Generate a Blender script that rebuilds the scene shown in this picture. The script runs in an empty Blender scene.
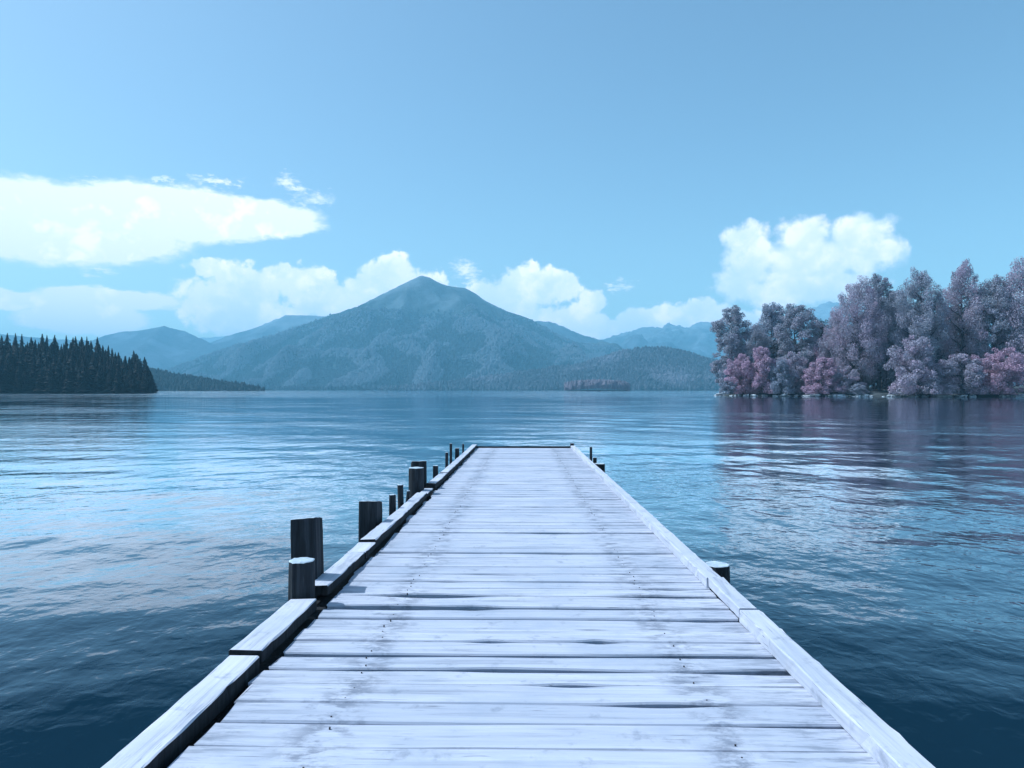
import bpy, math, random
import numpy as np
from mathutils import Vector, Matrix

random.seed(7)
rng = np.random.default_rng(11)
R = math.radians
scene = bpy.context.scene
COL = scene.collection

# ------------------------------------------------------------------ camera
F = 680.0                 # focal length in pixels of the 1024 px wide frame
DECK0 = 0.86              # deck height above the water below the camera
ZC = DECK0 + 1.6
HOR = 389.8               # row of the true horizon
cam_data = bpy.data.cameras.new('camera')
cam = bpy.data.objects.new('camera', cam_data)
COL.objects.link(cam)
cam_data.sensor_width = 36.0
cam_data.lens = 36.0 * F / 1024.0
cam_data.clip_start = 0.05
cam_data.clip_end = 60000
cam.location = (0, 0, ZC)
cam.rotation_euler = (R(90) + math.atan((HOR - 384.0) / F), 0, 0)
scene.camera = cam


def W(px, py, Y):
    """point of the real place seen along that direction at distance Y"""
    return (px - 512.0) / F * Y, Y, ZC + (HOR - py) / F * Y


# ------------------------------------------------------------------ helpers
def tag(o, label=None, cat=None, group=None, kind=None):
    if label: o['label'] = label
    if cat: o['category'] = cat
    if group: o['group'] = group
    if kind: o['kind'] = kind
    return o


def link(name, me, mat=None, parent=None):
    o = bpy.data.objects.new(name, me)
    COL.objects.link(o)
    if mat is not None:
        for m in (mat if isinstance(mat, (list, tuple)) else [mat]):
            if m.name not in [x.name for x in me.materials if x]:
                me.materials.append(m)
    if parent is not None:
        o.parent = parent
    return o


def empty(name, loc=(0, 0, 0), rot=(0, 0, 0)):
    o = bpy.data.objects.new(name, None)
    o.empty_display_size = 0.3
    COL.objects.link(o)
    o.location = loc
    o.rotation_euler = rot
    return o


def np_mesh(name, v, f, smooth=False, midx=None):
    v = np.asarray(v, dtype=np.float32)
    f = np.asarray(f, dtype=np.int32)
    n = f.shape[1]
    me = bpy.data.meshes.new(name)
    me.vertices.add(len(v))
    me.vertices.foreach_set('co', v.ravel())
    me.loops.add(f.size)
    me.loops.foreach_set('vertex_index', f.ravel())
    me.polygons.add(len(f))
    me.polygons.foreach_set('loop_start', np.arange(0, f.size, n, dtype=np.int32))
    me.polygons.foreach_set('loop_total', np.full(len(f), n, dtype=np.int32))
    if midx is not None:
        me.polygons.foreach_set('material_index', np.asarray(midx, dtype=np.int32))
    me.polygons.foreach_set('use_smooth', np.full(len(f), smooth, dtype=bool))
    me.update(calc_edges=True)
    return me


def py_mesh(name, v, f, smooth=False, midx=None):
    me = bpy.data.meshes.new(name)
    me.from_pydata([tuple(p) for p in v], [], f)
    if midx is not None:
        me.polygons.foreach_set('material_index', midx)
    me.polygons.foreach_set('use_smooth', [smooth] * len(f))
    me.update()
    return me


def point_attr(me, name, vals):
    a = me.attributes.new(name, 'FLOAT', 'POINT')
    a.data.foreach_set('value', np.asarray(vals, dtype=np.float32))


# 2D gradient noise -------------------------------------------------------
_perm = rng.permutation(512)
_ang = rng.random(512) * 2 * math.pi
_gx, _gy = np.cos(_ang), np.sin(_ang)


def noise2(x, y):
    xi = np.floor(x).astype(np.int64); yi = np.floor(y).astype(np.int64)
    xf = x - xi; yf = y - yi
    u = xf * xf * xf * (xf * (xf * 6 - 15) + 10)
    w = yf * yf * yf * (yf * (yf * 6 - 15) + 10)

    def g(ix, iy, dx, dy):
        h = _perm[(_perm[ix & 511] + iy) & 511]
        return _gx[h] * dx + _gy[h] * dy
    a = g(xi, yi, xf, yf); b = g(xi + 1, yi, xf - 1, yf)
    c = g(xi, yi + 1, xf, yf - 1); d = g(xi + 1, yi + 1, xf - 1, yf - 1)
    return ((a * (1 - u) + b * u) * (1 - w) + (c * (1 - u) + d * u) * w) * 1.5


def fbm(x, y, o=5, ridged=False):
    s = 0; a = 1; t = 0
    for k in range(o):
        n = noise2(x * 2 ** k + 17.3 * k, y * 2 ** k - 9.1 * k)
        s = s + a * ((1 - 2 * np.abs(n)) if ridged else n)
        t += a; a *= 0.5
    return s / t


# ------------------------------------------------------------------ materials
class NT:
    def __init__(self, name):
        self.m = bpy.data.materials.new(name)
        self.m.use_nodes = True
        self.t = self.m.node_tree
        self.b = self.t.nodes['Principled BSDF']
        self.out = self.t.nodes['Material Output']

    def n(self, typ, **kw):
        nd = self.t.nodes.new(typ)
        for k, v in kw.items():
            setattr(nd, k, v)
        return nd

    def l(self, a, b):
        self.t.links.new(a, b)

    def val(self, sock, v):
        if hasattr(v, 'is_linked') or isinstance(v, bpy.types.NodeSocket):
            self.l(v, sock)
        else:
            sock.default_value = v

    def math(self, op, a, b=0.0, c=0.0, clamp=False):
        nd = self.n('ShaderNodeMath', operation=op, use_clamp=clamp)
        self.val(nd.inputs[0], a); self.val(nd.inputs[1], b)
        if op in ('MULTIPLY_ADD', 'SMOOTH_MAX', 'SMOOTH_MIN', 'COMPARE'):
            self.val(nd.inputs[2], c)
        return nd.outputs[0]

    def vmul(self, v, s):
        nd = self.n('ShaderNodeVectorMath', operation='MULTIPLY')
        self.val(nd.inputs[0], v); nd.inputs[1].default_value = s
        return nd.outputs[0]

    def noise(self, vec, scale=1.0, detail=4.0, rough=0.55, dist=0.0):
        nd = self.n('ShaderNodeTexNoise')
        self.val(nd.inputs['Vector'], vec)
        nd.inputs['Scale'].default_value = scale
        nd.inputs['Detail'].default_value = detail
        nd.inputs['Roughness'].default_value = rough
        nd.inputs['Distortion'].default_value = dist
        return nd.outputs['Fac']

    def ramp(self, f, pts):
        nd = self.n('ShaderNodeValToRGB')
        self.val(nd.inputs[0], f)
        e = nd.color_ramp.elements
        while len(e) < len(pts):
            e.new(0.5)
        for i, (p, c) in enumerate(pts):
            e[i].position = p
            e[i].color = (*c, 1) if len(c) == 3 else c
        return nd.outputs['Color']

    def mix(self, f, a, b, mode='MIX'):
        nd = self.n('ShaderNodeMix', data_type='RGBA', blend_type=mode)
        self.val(nd.inputs[0], f)
        self.val(nd.inputs[6], (*a, 1) if isinstance(a, tuple) and len(a) == 3 else a)
        self.val(nd.inputs[7], (*b, 1) if isinstance(b, tuple) and len(b) == 3 else b)
        return nd.outputs[2]

    def mrange(self, v, a, b, c=0.0, d=1.0, smooth=True):
        nd = self.n('ShaderNodeMapRange')
        if smooth: nd.interpolation_type = 'SMOOTHSTEP'
        self.val(nd.inputs[0], v)
        for i, x in enumerate((a, b, c, d)):
            nd.inputs[i + 1].default_value = x
        return nd.outputs[0]

    def bump(self, h, strength=0.5, dist=0.01):
        nd = self.n('ShaderNodeBump')
        nd.inputs['Strength'].default_value = strength
        nd.inputs['Distance'].default_value = dist
        self.val(nd.inputs['Height'], h)
        self.l(nd.outputs[0], self.b.inputs['Normal'])
        return nd

    def base(self, c, rough=0.8, spec=0.3):
        self.val(self.b.inputs['Base Color'], (*c, 1) if isinstance(c, tuple) and len(c) == 3 else c)
        self.b.inputs['Roughness'].default_value = rough
        self.b.inputs['Specular IOR Level'].default_value = spec
        return self.m

    def obj(self):
        return self.n('ShaderNodeTexCoord').outputs['Object']

    def attr(self, name):
        return self.n('ShaderNodeAttribute', attribute_name=name).outputs['Fac']

    def sep(self, v):
        nd = self.n('ShaderNodeSeparateXYZ'); self.l(v, nd.inputs[0]); return nd.outputs


def mat_planks(name='pale_planks', axis=0, nail=True, tint=(1, 1, 1)):
    t = NT(name)
    co = t.obj()
    s = [1, 1, 1]
    g1 = [16, 16, 16]; g1[axis] = 0.9
    g2 = [70, 70, 70]; g2[axis] = 1.6
    rnd = t.attr('rnd')
    off = t.n('ShaderNodeCombineXYZ')
    t.l(t.math('MULTIPLY', rnd, 37.0), off.inputs[axis])
    add = t.n('ShaderNodeVectorMath', operation='ADD')
    t.l(co, add.inputs[0]); t.l(off.outputs[0], add.inputs[1])
    cv = add.outputs[0]
    grain = t.noise(t.vmul(cv, g1), 1, 6, 0.65, 0.6)
    fine = t.noise(t.vmul(cv, g2), 1, 4, 0.6)
    blot = t.noise(co, 1.3, 5, 0.6)
    blot2 = t.noise(cv, 6.0, 5, 0.65)
    def T(r, g, b): return (r * tint[0], g * tint[1], b * tint[2])
    c = t.ramp(grain, [(0.28, T(0.30, 0.32, 0.37)), (0.44, T(0.56, 0.58, 0.63)), (0.72, T(0.74, 0.75, 0.80))])
    c = t.mix(t.mrange(rnd, 0, 1, 0.0, 0.45, False), c, T(0.42, 0.46, 0.53))
    c = t.mix(t.mrange(fine, 0.58, 0.78, 0, 0.4), c, T(0.27, 0.30, 0.36))
    c = t.mix(t.mrange(blot, 0.45, 0.70, 0, 0.55), c, T(0.40, 0.45, 0.52))
    c = t.mix(t.mrange(blot2, 0.56, 0.74, 0, 0.6), c, T(0.24, 0.27, 0.32))
    # thin long checks in the wood
    ch = t.noise(t.vmul(cv, [4 if i == axis else 150 for i in range(3)]), 1, 2, 0.5)
    chm = t.noise(cv, 3.5, 2, 0.5)
    c = t.mix(t.math('MULTIPLY', t.mrange(ch, 0.64, 0.70, 0, 0.9), t.mrange(chm, 0.5, 0.62)), c, T(0.10, 0.11, 0.14))
    if nail:
        x = t.sep(co)[0]
        wob = t.math('MULTIPLY', t.math('SUBTRACT', t.noise(co, 1.1, 3), 0.5), 0.35)
        d = t.math('ABSOLUTE', t.math('SUBTRACT', t.math('ABSOLUTE', t.math('ADD', x, wob)), 0.97))
        near = t.mrange(d, 0.02, 0.26, 1, 0)
        sm = t.mrange(t.noise(t.vmul(co, [5, 11, 9]), 1, 6, 0.7), 0.44, 0.62)
        c = t.mix(t.math('MULTIPLY', t.math('MULTIPLY', near, sm), 0.6), c, T(0.10, 0.12, 0.16))
        # scuffed strip beside the right kerb
        e = t.math('MAXIMUM', t.mrange(x, 0.85, 1.5, 0, 1), t.mrange(x, -1.15, -1.5, 0, 0.8))
        sm2 = t.mrange(t.noise(t.vmul(cv, [3, 26, 9]), 1, 6, 0.7), 0.46, 0.62)
        c = t.mix(t.math('MULTIPLY', t.math('MULTIPLY', e, sm2), 0.55), c, T(0.13, 0.16, 0.20))
    h = t.math('ADD', t.math('MULTIPLY', grain, 0.7), t.math('MULTIPLY', fine, 0.5))
    t.bump(h, 0.6, 0.006)
    return t.base(c, 0.75, 0.25)


def mat_dark_wood(name='dark_post_wood', k=0.6):
    t = NT(name)
    co = t.obj()
    g = t.noise(t.vmul(co, [26, 26, 1.6]), 1, 6, 0.65, 0.5)
    b = t.noise(co, 3, 4)
    c = t.ramp(g, [(0.3, (0.016 * k, 0.018 * k, 0.024 * k)), (0.55, (0.045 * k, 0.050 * k, 0.062 * k)), (0.8, (0.11 * k, 0.12 * k, 0.145 * k))])
    c = t.mix(t.mrange(b, 0.5, 0.75, 0, 0.5), c, (0.020 * k, 0.022 * k, 0.028 * k))
    t.bump(g, 0.8, 0.012)
    return t.base(c, 0.8, 0.25)


def mat_end_grain():
    t = NT('pale_cut_end')
    co = t.obj()
    w = t.noise(co, 9, 5, 0.6)
    c = t.ramp(w, [(0.3, (0.30, 0.35, 0.42)), (0.7, (0.62, 0.67, 0.75))])
    t.bump(w, 0.5, 0.01)
    return t.base(c, 0.85, 0.2)


def mat_simple(name, c1, c2, scale, rough=0.9, bump=0.3, dist=0.05, detail=5):
    t = NT(name)
    co = t.obj()
    n = t.noise(co, scale, detail, 0.6)
    t.bump(n, bump, dist)
    return t.base(t.ramp(n, [(0.35, c1), (0.65, c2)]), rough, 0.15)


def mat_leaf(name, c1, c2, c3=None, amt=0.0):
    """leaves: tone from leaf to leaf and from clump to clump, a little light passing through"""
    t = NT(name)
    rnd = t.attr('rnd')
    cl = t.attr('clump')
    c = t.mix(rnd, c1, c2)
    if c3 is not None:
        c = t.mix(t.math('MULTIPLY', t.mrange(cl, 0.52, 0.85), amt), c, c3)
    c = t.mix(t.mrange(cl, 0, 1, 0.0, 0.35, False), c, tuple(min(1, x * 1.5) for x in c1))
    t.base(c, 0.75, 0.2)
    tr = t.n('ShaderNodeBsdfTranslucent'); t.val(tr.inputs[0], c)
    mx = t.n('ShaderNodeMixShader'); mx.inputs[0].default_value = 0.28
    t.l(t.b.outputs[0], mx.inputs[1]); t.l(tr.outputs[0], mx.inputs[2])
    t.l(mx.outputs[0], t.out.inputs[0])
    return t.m


def mat_mountain(name, low, mid, bare, h0, h1):
    t = NT(name)
    g = t.n('ShaderNodeNewGeometry').outputs['Position']
    z = t.sep(g)[2]
    n = t.noise(g, 0.02, 7, 0.7)
    n2 = t.noise(g, 0.0035, 6, 0.62)
    st = t.noise(t.vmul(g, [0.05, 0.05, 0.012]), 1, 6, 0.7)
    c = t.mix(t.mrange(n, 0.35, 0.65), low, mid)
    c = t.mix(t.mrange(n2, 0.48, 0.66, 0, 0.7), c, tuple(x * 1.9 for x in mid))
    c = t.mix(t.mrange(st, 0.56, 0.70, 0, 0.45), c, tuple(x * 2.6 for x in mid))
    zz = t.math('ADD', z, t.math('MULTIPLY', t.math('SUBTRACT', n2, 0.5), 700.0))
    c = t.mix(t.mrange(zz, h0, h1, 0, 0.85), c, bare)
    t.bump(t.math('ADD', n, st), 1.0, 14.0)
    return t.base(c, 0.95, 0.05)


M_PLANK = mat_planks('frosted_planks', 0, True, (0.87, 0.835, 0.90))
M_RAIL = mat_planks('frosted_rail', 1, False, (0.99, 0.93, 0.97))
M_DARK = mat_dark_wood()
M_STAKE = mat_dark_wood('stake_wood', 0.6)
M_END = mat_end_grain()
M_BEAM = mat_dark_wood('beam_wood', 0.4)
M_NAIL = mat_simple('rusty_nail', (0.02, 0.02, 0.025), (0.07, 0.06, 0.06), 60, 0.6)
M_BARK = mat_simple('bark', (0.06, 0.06, 0.075), (0.17, 0.17, 0.20), 3.0, 0.95, 0.6, 0.08)
M_ROCK = mat_simple('shore_rock', (0.08, 0.09, 0.11), (0.62, 0.66, 0.72), 0.9, 0.9, 0.7, 0.3)
M_SHORE = mat_simple('shore_ground', (0.03, 0.035, 0.04), (0.09, 0.10, 0.11), 0.25, 0.95, 0.6, 0.3)
M_FLOOR = mat_simple('forest_floor', (0.012, 0.016, 0.018), (0.03, 0.036, 0.04), 0.05, 0.95, 0.5, 0.5)
M_DRIFT = mat_simple('driftwood', (0.30, 0.33, 0.38), (0.6, 0.63, 0.68), 2.0, 0.9, 0.4, 0.05)

# ------------------------------------------------------------------ the pier
pier = empty('pier', (0, 0, DECK0), (-0.0150, 0, -0.01765))
tag(pier, 'pale frosted plank pier with kerb rails and dark piles running out into the lake', 'pier')

DL, DR = -1.540, 1.572      # plank ends left and right
S0, S1 = -3.2, 22.7


def build_deck():
    seams = [4.27, 4.52, 4.75, 4.99, 5.23, 5.55, 5.77, 5.99, 6.26, 6.53, 6.90, 7.12, 7.35, 7.72, 8.2]
    s = 4.27
    while s > S0 + 0.2:
        s -= random.uniform(0.20, 0.28)
        seams.insert(0, s)
    s = seams[-1]
    while s < S1 - 0.35:
        s += random.uniform(0.22, 0.30)
        seams.append(s)
    seams.append(S1)
    seams = np.array(seams)
    n = len(seams)
    U = 72
    us = np.linspace(DL, DR, U)
    # each seam is a wandering line with its own gap width
    centre = np.zeros((n, U)); half = np.zeros((n, U))
    for i, s in enumerate(seams):
        centre[i] = s + 0.010 * noise2(us * 0.8 + i * 7.7, np.full(U, i * 3.1)) + rng.normal(0, 0.004)
        g = rng.choice([0.0010, 0.0015, 0.0025, 0.0045, 0.008], p=[0.3, 0.28, 0.22, 0.13, 0.07])
        if s > 8.5: g *= 1.4
        half[i] = g * (1 + 0.9 * noise2(us * 1.6 + 31 * i, np.full(U, i * 1.7)))
        for _ in range(rng.integers(0, 2)):
            c = rng.uniform(-1.3, 1.4); w = rng.uniform(0.06, 0.3)
            half[i] += rng.uniform(0.003, 0.009) * np.exp(-((us - c) / w) ** 2)
        half[i] += 0.004 * np.clip((us - 0.9) / 0.6, 0, 1) * rng.random()
    def bumpg(s, c, w, a):
        i = int(np.argmin(np.abs(seams - s)))
        half[i] += a * np.exp(-((us - c) / w) ** 2)
    bumpg(4.27, 0.6, 1.9, 0.006); bumpg(4.27, -1.4, 0.6, 0.006)
    bumpg(4.52, 0.50, 0.10, 0.009)
    bumpg(4.75, 0.48, 0.11, 0.007)
    bumpg(5.23, -1.0, 0.75, 0.020); bumpg(5.23, 0.7, 0.9, 0.007)
    bumpg(5.55, -0.75, 0.42, 0.022); bumpg(5.55, 1.1, 0.5, 0.010)
    bumpg(5.99, 0.2, 1.9, 0.006)
    bumpg(8.2, 0.2, 1.9, 0.007)
    bumpg(11.1, 1.3, 0.4, 0.02)
    half *= 3.3
    half = np.clip(half, 0.0008, None)
    V = []; Fc = []; rnd = []; mi = []
    th = 0.05
    for i in range(n - 1):
        a = centre[i] + half[i]; b = centre[i + 1] - half[i + 1]
        dz = rng.normal(0, 0.0030); tilt = rng.normal(0, 0.010)
        w = dz + 0.004 * noise2(us * 0.7 + i, np.full(U, i * 5.3))
        l0 = DL + rng.normal(0, 0.020); r0 = DR + rng.normal(0, 0.006)
        uu = us.copy(); uu[0] = l0; uu[-1] = r0
        uu = np.sort(uu)
        mid = (a + b) / 2
        cupw = 0.002
        rows = [
            (a, w - th), (a, w - 0.009 - tilt * (mid - a)), (a + 0.007, w + cupw - tilt * (mid - a)),
            (a * 0.5 + b * 0.5, w - 0.001), (b - 0.007, w + cupw + tilt * (b - mid)), (b, w - 0.009 + tilt * (b - mid)), (b, w - th)]
        base = len(V) and sum(x.shape[0] for x in V)
        k = len(rows)
        P = np.zeros((k, U, 3))
        for r_, (yy, zz) in enumerate(rows):
            # chipped plank ends
            P[r_, :, 0] = uu
            P[r_, :, 1] = yy
            P[r_, :, 2] = zz
        e = rng.normal(0, 0.007, k)
        P[:, 0, 0] += e; P[:, -1, 0] += rng.normal(0, 0.004, k)
        V.append(P.reshape(-1, 3)); rnd.append(np.full(k * U, rng.random()))
        r_, c_ = np.meshgrid(np.arange(k), np.arange(U - 1), indexing='ij')
        r2 = (r_ + 1) % k
        Fc.append(np.stack([base + r_ * U + c_, base + r_ * U + c_ + 1, base + r2 * U + c_ + 1, base + r2 * U + c_], -1).reshape(-1, 4)[:, ::-1])
        # end caps as quads
        for cidx, flip in ((0, False), (U - 1, True)):
            ids = [base + q * U + cidx for q in range(k)]
            for q in ((0, 1, 5, 6), (1, 2, 4, 5), (2, 3, 4, 4)):
                if q[3] == q[2]:
                    continue
                qq = [ids[z] for z in q]
                Fc.append(np.array([qq if flip else qq[::-1]]))
    V = np.concatenate(V); Fc = np.concatenate(Fc)
    me = np_mesh('deck', V, Fc, False)
    point_attr(me, 'rnd', np.concatenate(rnd))
    return link('deck', me, M_PLANK, pier), seams


deck, SEAMS = build_deck()


def nails():
    V = []; Fs = []
    for i in range(len(SEAMS) - 1):
        a, b = SEAMS[i], SEAMS[i + 1]
        if b < 1: continue
        for u in (-0.97, 0.97):
            for fr in (0.25, 0.75):
                if random.random() < 0.35: continue
                x = u + random.gauss(0, .012); y = a + (b - a) * fr + random.gauss(0, .008); z = 0.006
                r = 0.0045; base = len(V)
                for k in range(8):
                    an = k * math.pi / 4
                    V.append((x + r * math.cos(an), y + r * math.sin(an), z))
                for k in range(8):
                    an = k * math.pi / 4
                    V.append((x + r * math.cos(an), y + r * math.sin(an), z - 0.02))
                Fs.append(tuple(range(base, base + 8)))
                for k in range(8):
                    Fs.append((base + k, base + 8 + k, base + 8 + (k + 1) % 8, base + (k + 1) % 8))
    o = link('nail', py_mesh('nail', V, Fs), M_NAIL, deck)
    o['kind'] = 'stuff'


nails()


def timber(name, u0, u1, s0, s1, w0, w1, h, mat, rag=0.004, parent=None, side=None, rise=(0, 0), label=None, taper=0.0, skirt=0.0):
    """a long rough-sawn timber along the pier, several rings of eight points"""
    L = s1 - s0
    n = max(5, int(L / 0.07))
    V = []; rn = []
    seed = random.random() * 50
    for i in range(n + 1):
        t = i / n; s = s0 + L * t
        z1 = w1 + rise[0] * (1 - t) ** 3 + rise[1] * t ** 3
        z0 = z1 - h
        a = u0 + taper * (1 - t); b = u1
        c = 0.007
        q = [float(x) for x in rag * noise2(np.array([s * 3 + seed + 9 * k for k in range(8)]), np.array([k * 3.3 + seed for k in range(8)]))]
        if random.random() < 0.22 and 0 < i < n:      # chipped arris
            kk = random.choice((3, 6)); q[kk] += (-1 if kk == 3 else 1) * random.uniform(.004, .013)
        end = 0.0
        if i in (0, n):
            end = random.uniform(-1, 1) * 0.008
        ring = [(a + c, z0), (b - c, z0), (b, z0 + c), (b, z1 - c), (b - c, z1), (a + c, z1), (a, z1 - c), (a, z0 + c)]
        for k, (x, z) in enumerate(ring):
            V.append((x + q[k], s + end + (random.uniform(-.006, .006) if i in (0, n) else 0), z + q[(k + 3) % 8] * 0.8))
    Fs = []
    for i in range(n):
        for k in range(8):
            k2 = (k + 1) % 8
            Fs.append((i * 8 + k, i * 8 + k2, (i + 1) * 8 + k2, (i + 1) * 8 + k))
    Fs.append(tuple(range(7, -1, -1))); Fs.append(tuple(n * 8 + k for k in range(8)))
    mi = None
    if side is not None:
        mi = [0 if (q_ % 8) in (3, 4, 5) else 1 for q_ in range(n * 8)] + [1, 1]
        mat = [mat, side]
    me = py_mesh(name, V, Fs, False, mi)
    point_attr(me, 'rnd', [random.random()] * len(V))
    o = link(name, me, mat, parent or pier)
    if label: o['label'] = label
    return o


# kerb rails, left: separate lengths, ends slightly sprung or sunk
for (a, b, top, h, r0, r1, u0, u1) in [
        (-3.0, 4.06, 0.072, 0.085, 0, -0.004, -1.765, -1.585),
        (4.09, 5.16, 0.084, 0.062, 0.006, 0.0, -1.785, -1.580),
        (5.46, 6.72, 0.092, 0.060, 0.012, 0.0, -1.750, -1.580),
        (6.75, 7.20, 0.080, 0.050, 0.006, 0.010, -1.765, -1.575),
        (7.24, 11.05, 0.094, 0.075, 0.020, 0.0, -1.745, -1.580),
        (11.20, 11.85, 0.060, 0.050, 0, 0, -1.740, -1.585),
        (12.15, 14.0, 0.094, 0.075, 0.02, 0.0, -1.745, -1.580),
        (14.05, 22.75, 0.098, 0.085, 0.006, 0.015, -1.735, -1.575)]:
    timber('kerb_rail', u0, u1, a, b, 0, top, h + 0.02, M_RAIL, 0.008, side=M_BEAM, rise=(r0, r1))  # dark side faces: shade on the rails' inner side put into the colour
# right: long straight timbers with two butt joints and a step
for (a, b, top, h, r0, r1, u0, u1) in [
        (-3.0, 4.95, 0.088, 0.092, 0, 0.0, 1.555, 1.700),
        (4.97, 5.80, 0.094, 0.080, 0.0, 0.008, 1.560, 1.690),
        (5.82, 9.4, 0.090, 0.090, 0.0, 0.0, 1.550, 1.685),
        (9.42, 15.1, 0.088, 0.090, 0.0, 0.0, 1.553, 1.685),
        (15.12, 22.75, 0.088, 0.090, 0.0, 0.0, 1.550, 1.68)]:
    timber('kerb_rail', u0, u1, a, b, 0, top, h, M_RAIL, 0.006, rise=(r0, r1))
# beams under the planks
for u in (-1.66, -1.66 + 0.62, 0.0, 1.0, 1.63):
    timber('beam', u - 0.075, u + 0.075, -3.1, 22.65, 0, -0.062, 0.2, M_BEAM, 0.004)
for s in (-2, 1.0, 4.0, 7.0, 10.0, 13.0, 16.0, 19.0, 22.3):
    V = []
    bm_v = [(-1.85, s - .08, -.265), (1.85, s - .08, -.265), (1.85, s + .08, -.265), (-1.85, s + .08, -.265),
            (-1.85, s - .08, -.43), (1.85, s - .08, -.43), (1.85, s + .08, -.43), (-1.85, s + .08, -.43)]
    me = py_mesh('cross_beam', bm_v, [(0, 1, 2, 3), (7, 6, 5, 4), (0, 4, 5, 1), (1, 5, 6, 2), (2, 6, 7, 3), (3, 7, 4, 0)])
    link('cross_beam', me, M_BEAM, pier)
# end board, a little proud of the deck, and the iron stub at its right corner
V = []
ne = 30
for i in range(ne + 1):
    u = -1.60 + 3.15 * i / ne
    j = 0.008 * float(noise2(np.array([u * 2.0]), np.array([3.3]))[0])
    for (y, z) in ((22.72, -.16), (22.72, 0.052 + j), (22.79, 0.054 + j), (22.79, -.16)):
        V.append((u, y, z))
Fs = [(i * 4 + k, (i + 1) * 4 + k, (i + 1) * 4 + (k + 1) % 4, i * 4 + (k + 1) % 4) for i in range(ne) for k in range(4)]
Fs += [(0, 1, 2, 3), (ne * 4 + 3, ne * 4 + 2, ne * 4 + 1, ne * 4)]
link('end_board', py_mesh('end_board', V, Fs), M_BEAM, pier)


def post_mesh(name, w, top, bottom, shape, slope=(0, 0), lean=(0, 0), seed=0):
    """round or square timber post standing at the local origin, rough sides, pale cut end"""
    rs = np.random.default_rng(seed)
    if shape == 'square':
        c = w / 2; m = 5; outline = []
        cs = [(-c, -c), (c, -c), (c, c), (-c, c)]
        for i in range(4):
            a = cs[i]; b = cs[(i + 1) % 4]
            for k in range(m):
                t = (k + 0.12) / (m - 0.76) if k < m else 1
                t = 0.06 + 0.88 * k / (m - 1)
                outline.append((a[0] + (b[0] - a[0]) * t, a[1] + (b[1] - a[1]) * t))
    else:
        N = 22
        outline = [(w / 2 * math.cos(2 * math.pi * k / N), w / 2 * math.sin(2 * math.pi * k / N)) for k in range(N)]
    N = len(outline)
    flute = 1 + rs.normal(0, 0.022, N)
    H = top - bottom
    nz = max(6, int(H / 0.12))
    V = []; Fs = []; mi = []
    for j in range(nz + 1):
        t = j / nz
        for k, (x, y) in enumerate(outline):
            ww = flute[k] * (1 + rs.normal(0, 0.006)) * (1.0 if j < nz else 0.975)
            zt = bottom + H * t
            if j >= nz:
                zt += slope[0] * x + slope[1] * y + rs.normal(0, 0.002)
            V.append((x * ww + lean[0] * (zt), y * ww + lean[1] * (zt), zt))
    # chamfer ring then the cut end
    top0 = nz * N
    for k in range(N):
        x, y, z = V[top0 + k]
        V.append(((x - lean[0] * z) * 0.93 + lean[0] * z, (y - lean[1] * z) * 0.93 + lean[1] * z, z + 0.006))
    for j in range(nz + 1):
        for k in range(N):
            k2 = (k + 1) % N
            Fs.append((j * N + k, j * N + k2, (j + 1) * N + k2, (j + 1) * N + k))
            mi.append(0 if j < nz else 1)
    cidx = len(V)
    zc = sum(V[top0 + N + k][2] for k in range(N)) / N
    V.append((lean[0] * zc, lean[1] * zc, zc + 0.002))
    for k in range(N):
        Fs.append((top0 + N + k, top0 + N + (k + 1) % N, cidx)); mi.append(1)
    return py_mesh(name, V, Fs, False, mi)


def post(name, u, s, w, top, shape, label, slope=(0, 0), lean=(0, 0), rot=0.0, mat=None, seed=1):
    me = post_mesh(name, w, top, -DECK0 - 2.2 + 0.015 * s, shape, slope, lean, seed)
    o = link(name, me, [mat or M_DARK, M_END], pier)
    o.location = (u, s, 0); o.rotation_euler = (0, 0, rot)
    o['label'] = label
    return o


post('pile', -1.845, 5.78, 0.215, 0.585, 'square', 'tallest thick square dark pile beside the left kerb', slope=(0.08, -0.18), lean=(-0.03, 0), rot=R(3), seed=3)
post('pile', -1.735, 5.29, 0.20, 0.345, 'round', 'short round dark pile with pale flat top nearest the camera on the left', seed=4)
post('pile', -1.915, 8.45, 0.235, 0.335, 'square', 'thick square dark pile second along the left kerb', slope=(0.03, -0.16), rot=R(-5), seed=5)
post('pile', -1.845, 11.6, 0.26, 0.44, 'round', 'thick round pile in front of a darker pile on the left', seed=6)
post('pile', -1.915, 12.35, 0.28, 0.47, 'square', 'dark pile standing right behind the thick round pile on the left', slope=(0, -0.2), rot=R(12), seed=7)
post('pile', 1.815, 6.45, 0.235, 0.052, 'round', 'low round dark pile with pale top nearest on the right', seed=8)
post('pile', 1.82, 16.4, 0.22, 0.07, 'square', 'low square dark pile near the far right end', rot=R(4), seed=9)
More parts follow.
